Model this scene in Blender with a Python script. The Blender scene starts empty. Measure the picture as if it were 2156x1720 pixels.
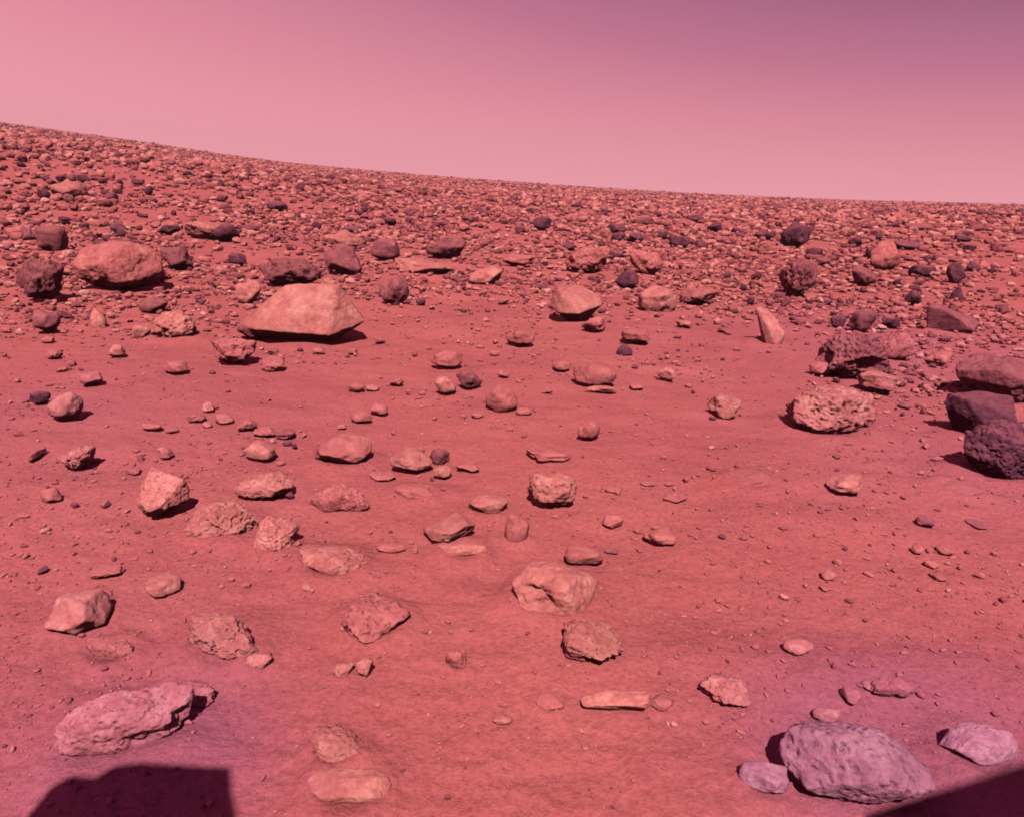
import bpy, bmesh, math, random
import numpy as np
from mathutils import Vector, Matrix, Euler

scene = bpy.context.scene
COL = scene.collection
RNG = random.Random(7)
R = math.radians

# ------------------------------------------------------------------ camera
W_PX, H_PX = 1024.0, 816.0
F_PX = 664.0
PITCH, ROLL, CAM_H = 17.4, 2.45, 1.30
cam_d = bpy.data.cameras.new('camera')
cam = bpy.data.objects.new('camera', cam_d)
COL.objects.link(cam)
cam_d.sensor_width = 36.0
cam_d.sensor_fit = 'HORIZONTAL'
cam_d.lens = 36.0 * F_PX / W_PX
cam_d.clip_start = 0.02
cam_d.clip_end = 5000
CAM_M = (Matrix.Rotation(R(90 - PITCH), 3, 'X') @ Matrix.Rotation(R(ROLL), 3, 'Z'))
cam.matrix_world = Matrix.Translation((0, 0, CAM_H)) @ CAM_M.to_4x4()
scene.camera = cam

# ------------------------------------------------------------------ sun and sky
SUN_EL = 54.0
SUN_AZ = 2.0            # degrees the sun stands off straight-behind the camera
sun_dir = Vector((math.sin(R(SUN_AZ)) * math.cos(R(SUN_EL)), -math.cos(R(SUN_AZ)) * math.cos(R(SUN_EL)), math.sin(R(SUN_EL))))
sl = bpy.data.lights.new('sun', 'SUN')
sl.energy = 5.0
sl.angle = R(0.5)
sl.color = (1.0, 0.93, 0.88)
so = bpy.data.objects.new('sun', sl)
COL.objects.link(so)
so.rotation_euler = sun_dir.to_track_quat('Z', 'Y').to_euler()

world = bpy.data.worlds.new('World')
scene.world = world
world.use_nodes = True
nt = world.node_tree
nt.nodes.clear()
out = nt.nodes.new('ShaderNodeOutputWorld')
bg = nt.nodes.new('ShaderNodeBackground')
tc = nt.nodes.new('ShaderNodeTexCoord')
sep = nt.nodes.new('ShaderNodeSeparateXYZ')
nt.links.new(tc.outputs['Generated'], sep.inputs[0])
def wmath(op, a, b=None, c=None):
    n = nt.nodes.new('ShaderNodeMath'); n.operation = op
    for i, v in enumerate((a, b, c)):
        if v is None: continue
        if isinstance(v, (int, float)): n.inputs[i].default_value = v
        else: nt.links.new(v, n.inputs[i])
    return n.outputs[0]
# elevation (sine) warped so that the air on the +x side deepens sooner
xs = wmath('MULTIPLY_ADD', sep.outputs[0], 0.70, 0.98)
xs = wmath('MAXIMUM', xs, 0.45)
u = wmath('MULTIPLY', sep.outputs[2], xs)
ramp = nt.nodes.new('ShaderNodeValToRGB')
nt.links.new(u, ramp.inputs[0])
def srgb(r, g, b):
    f = lambda v: (v / 255 / 12.92) if v / 255 <= 0.04045 else ((v / 255 + 0.055) / 1.055) ** 2.4
    return (f(r), f(g), f(b), 1)
stops = [(0.0, (248, 168, 180)), (0.06, (243, 156, 171)), (0.13, (224, 138, 157)), (0.22, (192, 114, 143)),
         (0.34, (146, 88, 124)), (0.60, (98, 60, 100)), (1.0, (78, 48, 90))]
el = ramp.color_ramp.elements
el[0].position, el[0].color = 0.0, srgb(*stops[0][1])
el[1].position, el[1].color = 1.0, srgb(*stops[-1][1])
for p, c in stops[1:-1]:
    e = el.new(p); e.color = srgb(*c)
nt.links.new(ramp.outputs[0], bg.inputs[0])
bg.inputs[1].default_value = 1.0
nt.links.new(bg.outputs[0], out.inputs[0])

scene.view_settings.view_transform = 'Standard'
scene.view_settings.look = 'None'
scene.view_settings.exposure = 0.0
scene.view_settings.gamma = 1.0
scene.view_settings.use_curve_mapping = False
scene.cycles.max_bounces = 4
scene.cycles.diffuse_bounces = 0
scene.cycles.volume_bounces = 0
scene.cycles.pixel_filter_type = 'BLACKMAN_HARRIS'
scene.cycles.filter_width = 1.8

# ------------------------------------------------------------------ numpy noise
def _hash(ix, iy, iz, seed):
    h = (ix.astype(np.int64) * 374761393 + iy.astype(np.int64) * 668265263 + iz.astype(np.int64) * 2147483647 + seed * 1274126177) & 0xffffffff
    h = ((h ^ (h >> 13)) * 1274126177) & 0xffffffff
    h = ((h ^ (h >> 16)) * 2246822519) & 0xffffffff
    return ((h ^ (h >> 15)) & 0xffffff) / float(0xffffff)
def vnoise(p, seed=0):
    i = np.floor(p); f = p - i; f = f * f * (3 - 2 * f)
    i = i.astype(np.int64)
    r = 0
    for dx in (0, 1):
        wx = f[:, 0] if dx else 1 - f[:, 0]
        for dy in (0, 1):
            wy = f[:, 1] if dy else 1 - f[:, 1]
            for dz in (0, 1):
                wz = f[:, 2] if dz else 1 - f[:, 2]
                r = r + wx * wy * wz * _hash(i[:, 0] + dx, i[:, 1] + dy, i[:, 2] + dz, seed)
    return r * 2 - 1
def fbm(p, octaves=4, seed=0, gain=0.5):
    a, s, t = 1.0, 0.0, 0.0
    q = p.copy()
    for o in range(octaves):
        s = s + a * vnoise(q, seed + o * 17); t += a
        q = q * 2.03 + 11.3; a *= gain
    return s / t
def worley(p, seed=0):
    i = np.floor(p).astype(np.int64)
    best = np.full(len(p), 9.0)
    for dx in (-1, 0, 1):
        for dy in (-1, 0, 1):
            for dz in (-1, 0, 1):
                c = i + np.array([dx, dy, dz])
                px = c[:, 0] + _hash(c[:, 0], c[:, 1], c[:, 2], seed + 1)
                py = c[:, 1] + _hash(c[:, 0], c[:, 1], c[:, 2], seed + 2)
                pz = c[:, 2] + _hash(c[:, 0], c[:, 1], c[:, 2], seed + 3)
                d = (px - p[:, 0]) ** 2 + (py - p[:, 1]) ** 2 + (pz - p[:, 2]) ** 2
                best = np.minimum(best, d)
    return np.sqrt(best)

# ------------------------------------------------------------------ terrain
D2P = 1024.0 / 2156.0          # photo survey units -> picture units
def ray(px, py):
    v = CAM_M @ Vector(((px - W_PX / 2) / F_PX, -(py - H_PX / 2) / F_PX, -1.0))
    return v.normalized()
# the ridge line: azimuth / elevation of the rise of the plain
SKY = [(-60, 250), (0, 259), (60, 267), (180, 284), (300, 300), (450, 323), (600, 343), (800, 362), (1000, 378), (1200, 392), (1400, 405), (1600, 415), (1800, 423), (2000, 428), (2076, 430), (2160, 432)]
_az, _el = [], []
for sx, sy in SKY:
    v = ray(sx * D2P, sy * D2P)
    _az.append(math.atan2(v.x, v.y)); _el.append(math.asin(v.z))
_az = np.array(_az); _el = np.array(_el) + R(0.22)
def ss(x, a, b):
    t = np.clip((x - a) / (b - a), 0, 1); return t * t * (3 - 2 * t)
def terrain(x, y, fine=True):
    x = np.asarray(x, float); y = np.asarray(y, float)
    r = np.hypot(x, y); az = np.arctan2(x, y)
    e = np.interp(az, _az, _el)
    h = r * np.tan(e) * ss(r, 3.0, 45.0)
    z0 = np.zeros_like(x)
    near = ss(r, 0.0, 2.5)
    h = h + 0.05 * near * fbm(np.stack([x * 0.45, y * 0.6, z0], 1), 3, 5)
    h = h + 0.25 * ss(r, 12, 60) * (1 - ss(r, 120, 300)) * fbm(np.stack([x * 0.05, y * 0.05, z0], 1), 3, 9)
    if fine:
        k = 1 - ss(r, 15, 40)
        h = h + 0.026 * k * fbm(np.stack([x * 2.6, y * 4.2, z0 + 3], 1), 4, 21)
        h = h + 0.0055 * k * fbm(np.stack([x * 14, y * 17, z0 + 7], 1), 3, 33)
    return h
def ground_hit(px, py):
    v = ray(px, py)
    if v.z > -0.002: v.z = -0.002
    t = np.geomspace(0.8, 480, 900)
    z = CAM_H + v.z * t
    h = terrain(v.x * t, v.y * t)
    below = np.nonzero(z < h)[0]
    if len(below) == 0: return None
    k = below[0]
    if k == 0: tt = t[0]
    else:
        a, b = z[k - 1] - h[k - 1], z[k] - h[k]
        tt = t[k - 1] + (t[k] - t[k - 1]) * a / (a - b)
    return Vector((v.x * tt, v.y * tt, CAM_H + v.z * tt))
CAM_I = CAM_M.inverted()
def project(p):
    q = CAM_I @ (Vector(p) - Vector((0, 0, CAM_H)))
    return (W_PX / 2 + F_PX * q.x / -q.z, H_PX / 2 - F_PX * q.y / -q.z, -q.z)

# ------------------------------------------------------------------ materials
def new_mat(name):
    m = bpy.data.materials.new(name); m.use_nodes = True
    t = m.node_tree; t.nodes.clear()
    o = t.nodes.new('ShaderNodeOutputMaterial'); b = t.nodes.new('ShaderNodeBsdfPrincipled')
    b.inputs['Roughness'].default_value = 0.95
    b.inputs['Specular IOR Level'].default_value = 0.08
    t.links.new(b.outputs[0], o.inputs[0])
    return m, t, b
def nnoise(t, vec, scale, detail=4, rough=0.55):
    n = t.nodes.new('ShaderNodeTexNoise'); n.inputs['Scale'].default_value = scale
    n.inputs['Detail'].default_value = detail; n.inputs['Roughness'].default_value = rough
    t.links.new(vec, n.inputs['Vector']); return n.outputs['Fac']
def nramp(t, fac, stops):
    n = t.nodes.new('ShaderNodeValToRGB'); t.links.new(fac, n.inputs[0])
    e = n.color_ramp.elements
    e[0].position, e[0].color = stops[0][0], (*stops[0][1], 1)
    e[1].position, e[1].color = stops[-1][0], (*stops[-1][1], 1)
    for p, c in stops[1:-1]:
        x = e.new(p); x.color = (*c, 1)
    return n.outputs[0]
def nmix(t, fac, a, b, mode='MIX'):
    n = t.nodes.new('ShaderNodeMix'); n.data_type = 'RGBA'; n.blend_type = mode
    for s, v in ((0, fac), (6, a), (7, b)):
        if isinstance(v, (int, float)): n.inputs[s].default_value = v
        elif isinstance(v, tuple): n.inputs[s].default_value = (*v, 1)
        else: t.links.new(v, n.inputs[s])
    return n.outputs[2]
def nmath(t, op, a, b=None):
    n = t.nodes.new('ShaderNodeMath'); n.operation = op
    for i, v in enumerate((a, b)):
        if v is None: continue
        if isinstance(v, (int, float)): n.inputs[i].default_value = v
        else: t.links.new(v, n.inputs[i])
    return n.outputs[0]
def nbump(t, h, strength, dist, normal=None):
    n = t.nodes.new('ShaderNodeBump'); n.inputs['Strength'].default_value = strength
    if isinstance(dist, (int, float)): n.inputs['Distance'].default_value = dist
    else: t.links.new(dist, n.inputs['Distance'])
    t.links.new(h, n.inputs['Height'])
    if normal is not None: t.links.new(normal, n.inputs['Normal'])
    return n.outputs[0]

def mauve_factor(t, pos):  # weight of the painted mauve colour cast, for soil and rocks
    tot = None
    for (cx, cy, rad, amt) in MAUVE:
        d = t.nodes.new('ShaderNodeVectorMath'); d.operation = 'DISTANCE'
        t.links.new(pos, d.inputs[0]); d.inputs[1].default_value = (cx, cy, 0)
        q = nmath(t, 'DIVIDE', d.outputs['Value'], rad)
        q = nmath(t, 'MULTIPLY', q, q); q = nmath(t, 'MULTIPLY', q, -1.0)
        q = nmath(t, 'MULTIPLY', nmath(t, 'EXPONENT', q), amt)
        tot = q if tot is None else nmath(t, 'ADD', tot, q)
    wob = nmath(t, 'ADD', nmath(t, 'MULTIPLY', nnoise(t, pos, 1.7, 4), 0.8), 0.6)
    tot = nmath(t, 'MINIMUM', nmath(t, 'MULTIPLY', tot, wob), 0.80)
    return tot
SOIL = (0.455, 0.104, 0.102)
def soil_material():
    m, t, b = new_mat('red_soil')
    g = t.nodes.new('ShaderNodeNewGeometry'); pos = g.outputs['Position']
    mp = t.nodes.new('ShaderNodeMapping'); mp.inputs['Scale'].default_value = (0.8, 1.15, 1)
    t.links.new(pos, mp.inputs['Vector'])
    big = nnoise(t, mp.outputs[0], 0.9, 9, 0.68)
    c = nramp(t, big, [(0.30, (0.39, 0.083, 0.086)), (0.5, SOIL), (0.70, (0.52, 0.130, 0.120))])
    # bluish-mauve colour cast painted into the soil toward the two sides
    tot = mauve_factor(t, pos)
    c = nmix(t, nmath(t, 'MULTIPLY', nmath(t, 'SUBTRACT', nnoise(t, mp.outputs[0], 6.5, 7, 0.7), 0.5), 1.2), c, (0.50, 0.145, 0.130))
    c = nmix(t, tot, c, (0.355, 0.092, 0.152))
    # grit: fine light and dark grains
    gr = nnoise(t, pos, 60, 5, 0.75)
    gc = nramp(t, gr, [(0.33, (0.74, 0.70, 0.74)), (0.5, (1, 1, 1)), (0.68, (1.2, 1.27, 1.22))])
    c = nmix(t, 0.8, c, gc, 'MULTIPLY')
    t.links.new(c, b.inputs['Base Color'])
    n1 = nbump(t, nnoise(t, pos, 30, 5, 0.65), 0.75, 0.016)
    n2 = nbump(t, nnoise(t, pos, 140, 3, 0.6), 0.4, 0.003, n1)
    t.links.new(n2, b.inputs['Normal'])
    return m
TONES = {   # low, middle, high
    'pale': ((0.38, 0.088, 0.082), (0.60, 0.180, 0.158), (0.78, 0.32, 0.265)),
    'rosy': ((0.33, 0.070, 0.074), (0.50, 0.128, 0.124), (0.66, 0.215, 0.190)),
    'grey': ((0.17, 0.042, 0.058), (0.30, 0.076, 0.088), (0.45, 0.135, 0.130)),
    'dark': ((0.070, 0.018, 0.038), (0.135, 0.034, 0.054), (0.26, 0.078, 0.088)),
    'lavender': ((0.24, 0.070, 0.140), (0.45, 0.160, 0.240), (0.66, 0.310, 0.370)),
}
def rock_material(tone, pitted):
    m, t, b = new_mat('rock_' + tone + ('_pitted' if pitted else '_smooth'))
    tc = t.nodes.new('ShaderNodeTexCoord'); v = tc.outputs['Object']
    oi = t.nodes.new('ShaderNodeObjectInfo')
    ofs = t.nodes.new('ShaderNodeVectorMath'); ofs.operation = 'MULTIPLY_ADD'
    cmb = t.nodes.new('ShaderNodeCombineXYZ')
    for i in range(3): t.links.new(oi.outputs['Random'], cmb.inputs[i])
    t.links.new(cmb.outputs[0], ofs.inputs[0]); ofs.inputs[1].default_value = (37, 53, 71)
    sp = t.nodes.new('ShaderNodeAttribute'); sp.attribute_type = 'OBJECT'; sp.attribute_name = 'span'
    inv = nmath(t, 'POWER', nmath(t, 'MAXIMUM', sp.outputs['Fac'], 0.02), -0.8)
    rel = t.nodes.new('ShaderNodeVectorMath'); rel.operation = 'SCALE'; t.links.new(v, rel.inputs[0]); t.links.new(inv, rel.inputs['Scale'])
    t.links.new(rel.outputs[0], ofs.inputs[2])
    bd = nmath(t, 'MULTIPLY', sp.outputs['Fac'], 0.045)
    vec = ofs.outputs[0]
    lo, mi, hi = TONES[tone]
    f = nmath(t, 'ADD', nmath(t, 'MULTIPLY', nnoise(t, vec, 4, 5, 0.65), 0.6), nmath(t, 'MULTIPLY', nnoise(t, vec, 13, 4, 0.7), 0.4))
    c = nramp(t, f, [(0.34, lo), (0.50, mi), (0.66, hi)])
    br = nmath(t, 'MULTIPLY_ADD', oi.outputs['Random'], 0.3); br.node.inputs[2].default_value = 0.85
    cb = t.nodes.new('ShaderNodeCombineXYZ')
    for i in range(3): t.links.new(br, cb.inputs[i])
    c = nmix(t, 1.0, c, cb.outputs[0], 'MULTIPLY')
    # red dust settled on the flats
    g = t.nodes.new('ShaderNodeNewGeometry'); s = t.nodes.new('ShaderNodeSeparateXYZ'); t.links.new(g.outputs['Normal'], s.inputs[0])
    up = nmath(t, 'MULTIPLY', nmath(t, 'POWER', nmath(t, 'MAXIMUM', s.outputs[2], 0.0), 3.0), nmath(t, 'MULTIPLY', nnoise(t, vec, 5, 3), 0.9))
    c = nmix(t, up, c, (0.42, 0.115, 0.112) if tone != 'lavender' else (0.42, 0.15, 0.22))
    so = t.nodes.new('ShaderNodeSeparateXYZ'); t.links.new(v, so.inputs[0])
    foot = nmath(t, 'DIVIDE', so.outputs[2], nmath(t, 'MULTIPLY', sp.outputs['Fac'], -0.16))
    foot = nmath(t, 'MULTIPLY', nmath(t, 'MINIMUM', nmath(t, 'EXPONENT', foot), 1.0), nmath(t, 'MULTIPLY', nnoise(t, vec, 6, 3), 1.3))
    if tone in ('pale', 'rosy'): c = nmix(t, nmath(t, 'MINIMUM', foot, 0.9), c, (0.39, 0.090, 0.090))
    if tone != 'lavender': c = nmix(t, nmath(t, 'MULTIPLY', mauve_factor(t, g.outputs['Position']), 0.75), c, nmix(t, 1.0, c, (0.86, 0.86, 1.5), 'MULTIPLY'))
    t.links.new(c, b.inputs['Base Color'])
    n1 = nbump(t, nnoise(t, vec, 9, 6, 0.7), 0.9, bd)
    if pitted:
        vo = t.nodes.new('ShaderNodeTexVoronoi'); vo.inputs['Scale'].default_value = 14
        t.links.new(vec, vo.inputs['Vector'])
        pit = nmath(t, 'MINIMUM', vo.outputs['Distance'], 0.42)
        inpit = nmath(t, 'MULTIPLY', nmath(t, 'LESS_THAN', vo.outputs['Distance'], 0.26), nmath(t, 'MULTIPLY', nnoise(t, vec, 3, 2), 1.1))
        c = nmix(t, inpit, c, lo); t.links.new(c, b.inputs['Base Color'])  # shade inside the pits painted into the base colour
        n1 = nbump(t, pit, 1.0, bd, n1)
    n2 = nbump(t, nnoise(t, vec, 34, 3, 0.7), 0.5, nmath(t, 'MULTIPLY', bd, 0.3), n1)
    t.links.new(n2, b.inputs['Normal'])
    return m
def scatter_material(name):
    m, t, b = new_mat(name)
    a = t.nodes.new('ShaderNodeAttribute'); a.attribute_name = 'tone'
    g = t.nodes.new('ShaderNodeNewGeometry')
    n = nnoise(t, g.outputs['Position'], 30, 4, 0.7)
    f = nmath(t, 'ADD', a.outputs['Fac'], nmath(t, 'MULTIPLY', nmath(t, 'SUBTRACT', n, 0.5), 0.35))
    c = nramp(t, f, [(0.0, (0.09, 0.022, 0.040)), (0.25, (0.23, 0.056, 0.068)), (0.5, (0.42, 0.098, 0.098)), (0.72, (0.56, 0.155, 0.140)), (1.0, (0.72, 0.28, 0.24))])
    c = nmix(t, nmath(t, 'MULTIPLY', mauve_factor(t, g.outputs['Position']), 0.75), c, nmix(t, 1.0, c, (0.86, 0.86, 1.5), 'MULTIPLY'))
    t.links.new(c, b.inputs['Base Color'])
    t.links.new(nbump(t, nnoise(t, g.outputs['Position'], 60, 4, 0.7), 0.5, 0.006), b.inputs['Normal'])
    return m

# patches of the painted mauve colour cast, where they lie on the ground
def gxy(dx, dy):
    p = ground_hit(dx * D2P, dy * D2P); return p.x, p.y
MAUVE = []
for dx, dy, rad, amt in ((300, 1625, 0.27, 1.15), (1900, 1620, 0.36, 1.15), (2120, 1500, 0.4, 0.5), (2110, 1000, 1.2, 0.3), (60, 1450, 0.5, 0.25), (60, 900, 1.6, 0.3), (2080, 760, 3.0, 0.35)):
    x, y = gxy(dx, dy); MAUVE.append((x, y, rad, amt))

# ------------------------------------------------------------------ mesh helpers
def make_mesh(name, verts, faces, mat, smooth=False, attr=None):
    me = bpy.data.meshes.new(name)
    nf, k = faces.shape
    me.vertices.add(len(verts)); me.vertices.foreach_set('co', np.asarray(verts, np.float32).ravel())
    me.loops.add(nf * k); me.loops.foreach_set('vertex_index', faces.astype(np.int32).ravel())
    me.polygons.add(nf)
    me.polygons.foreach_set('loop_start', np.arange(0, nf * k, k, dtype=np.int32))
    me.polygons.foreach_set('loop_total', np.full(nf, k, np.int32))
    me.polygons.foreach_set('use_smooth', np.full(nf, smooth, bool))
    if attr is not None:
        a = me.attributes.new('tone', 'FLOAT', 'POINT'); a.data.foreach_set('value', np.asarray(attr, np.float32))
    me.update(calc_edges=True)
    me.materials.append(mat)
    o = bpy.data.objects.new(name, me); COL.objects.link(o)
    return o
_ico = {}
def ico(level):
    if level not in _ico:
        bm = bmesh.new(); bmesh.ops.create_icosphere(bm, subdivisions=level + 1, radius=1)
        v = np.array([tuple(x.co) for x in bm.verts]); f = np.array([[x.index for x in p.verts] for p in bm.faces])
        v /= np.linalg.norm(v, axis=1)[:, None]
        bm.free(); _ico[level] = (v, f)
    return _ico[level]
def hull_planes(pts):
    bm = bmesh.new()
    for p in pts: bm.verts.new(p)
    bmesh.ops.convex_hull(bm, input=bm.verts)
    bm.normal_update()
    c = Vector((0, 0, 0))
    for p in pts: c += Vector(p)
    c /= len(pts)
    ns, ds = [], []
    for f in bm.faces:
        n = f.normal.copy(); d = n.dot(f.verts[0].co - c)
        if d < 0: n, d = -n, -d
        if d > 1e-5: ns.append(tuple(n)); ds.append(d)
    bm.free()
    return np.array(ns), np.array(ds), np.array(tuple(c))
def softmin(R_, k):
    m = R_.min(axis=1, keepdims=True)
    return (m[:, 0] - k * np.log(np.exp(-(R_ - m) / k).sum(axis=1)))
def rock_verts(level, w, d, h, kind, seed, pts=None, undercut=0.5, rough=None, dent=None, speck=False):
    """a rock of width w (x), depth d (y), height h (z from 0)"""
    rs = np.random.RandomState(seed)
    u, f = ico(level)
    if pts is not None:
        P = np.array(pts, float) * np.array([w / 2, d / 2, h])
        n, dd, c = hull_planes([tuple(x) for x in P])
        ext = np.array([w / 2, d / 2, h / 2])
        dirs = u * ext; L = np.linalg.norm(dirs, axis=1)[:, None]; dirs = dirs / L
        dot = dirs @ n.T
        rr = np.where(dot > 1e-4, dd[None, :] / np.maximum(dot, 1e-4), 1e3)
        s = min(w, d, h)
        rad = softmin(np.minimum(rr, 10 * s), 0.005 * s)
        v = c + dirs * rad[:, None]
    else:
        npl = {'ang': 10, 'slab': 11, 'pit': 14, 'smooth': 16, 'cone': 8}[kind]
        n = rs.normal(size=(npl, 3)); n /= np.linalg.norm(n, axis=1)[:, None]
        dd = {'ang': 0.62 + 0.33 * rs.rand(npl), 'slab': 0.7 + 0.3 * rs.rand(npl), 'pit': 0.62 + 0.34 * rs.rand(npl), 'smooth': 0.70 + 0.26 * rs.rand(npl), 'cone': 0.6 + 0.3 * rs.rand(npl)}[kind]
        dot = u @ n.T
        rr = np.where(dot > 1e-3, dd[None, :] / np.maximum(dot, 1e-3), 1e2)
        ne = {'ang': 4.0, 'slab': 4.5, 'pit': 3.4, 'smooth': 2.7, 'cone': 3.0}[kind]
        a0 = rs.rand() * 3.14; ca, sa = math.cos(a0), math.sin(a0)
        ux, uy = u[:, 0] * ca - u[:, 1] * sa, u[:, 0] * sa + u[:, 1] * ca
        sq = (np.abs(ux) ** ne + np.abs(uy) ** ne + np.abs(u[:, 2]) ** ne) ** (-1 / ne)
        rr = np.minimum(np.concatenate([rr * {'ang': 1.0, 'slab': 1.02, 'pit': 1.0, 'smooth': 1.02, 'cone': 1.1}[kind], sq[:, None]], 1), 2)
        rad = softmin(rr, {'ang': 0.008, 'cone': 0.01, 'slab': 0.012, 'pit': 0.014, 'smooth': 0.025}[kind])
        v = u * rad[:, None]
        if level >= 2 and kind != 'cone':      # lopsided bulk
            lop = 0.6 if level >= 5 else 1.0
            v = v * (1 + lop * {'ang': 0.18, 'slab': 0.22, 'pit': 0.28, 'smooth': 0.16}[kind] * fbm(u * 1.25 + rs.rand(3) * 40, 3, seed % 83))[:, None]
            v[:, 2] += 0.2 * lop * rs.uniform(-1, 1) * v[:, 0]
        v = v - (v.max(0) + v.min(0)) / 2
        v = v / (np.abs(v).max(0))
        v[:, 2] = v[:, 2] * 0.5 + 0.5
        if kind in ('slab',): v[:, 2] = np.where(v[:, 2] > 0.5, 0.5 + (v[:, 2] - 0.5) * 0.9, v[:, 2])
        if kind == 'cone':
            k = 1 - 0.62 * np.clip(v[:, 2], 0, 1); v[:, 0] *= k; v[:, 1] *= k
        else:
            k = 1 - undercut * np.clip((0.32 - v[:, 2]) / 0.32, 0, 1) ** 0.9
            v[:, 0] *= k; v[:, 1] *= k
        v = v * np.array([w / 2, d / 2, h])
    size = (w * d * h) ** (1 / 3)
    c = np.array([0, 0, h / 2]); o = v - c; ln = np.linalg.norm(o, axis=1)[:, None] + 1e-9; o = o / ln
    off = rs.rand(3) * 50
    amp = {'ang': 0.055, 'slab': 0.060, 'pit': 0.12, 'smooth': 0.060, 'cone': 0.03}[kind] if rough is None else rough
    disp = amp * size * fbm(v / size * 2.2 + off, 4, seed % 97, 0.55)
    disp += amp * 0.55 * size * (1 - 2 * np.abs(fbm(v / size * 5 + off, 4, seed % 89, 0.6)))
    if kind == 'pit' and level >= 3:
        fr = 5.0 if level < 5 else 6.5
        wv = worley(v / size * fr + off, seed % 71)
        m = ss(fbm(v / size * 1.7 + off, 2, 5), -0.35, 0.3)
        disp -= 0.085 * size * (1 - ss(wv, 0.18, 0.48)) * (0.35 + 0.65 * m)
        if level >= 4:
            wv = worley(v / size * fr * 2.4 + off, seed % 67)
            disp -= 0.034 * size * (1 - ss(wv, 0.2, 0.5))
    if speck:
        wv = worley(v / size * 13 + off, 7); disp -= 0.020 * size * (1 - ss(wv, 0.15, 0.42))
        disp += 0.02 * size * fbm(v / size * 20 + off, 3, 3, 0.7)
    if dent is not None:
        for dx, dy, dz, rad, dp in dent:
            dc = np.array([dx, dy, dz]); dc = dc / np.linalg.norm(dc)
            disp -= dp * size * ss(1 - np.linalg.norm(u + 0.12 * fbm(u * 3 + off, 2, 3)[:, None] - dc, axis=1) / rad, 0.0, 0.35)
    v = v + o * disp[:, None]
    return v, f

MATS = {}
def rmat(tone, pitted):
    k = (tone, pitted)
    if k not in MATS: MATS[k] = rock_material(tone, pitted)
    return MATS[k]

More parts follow.
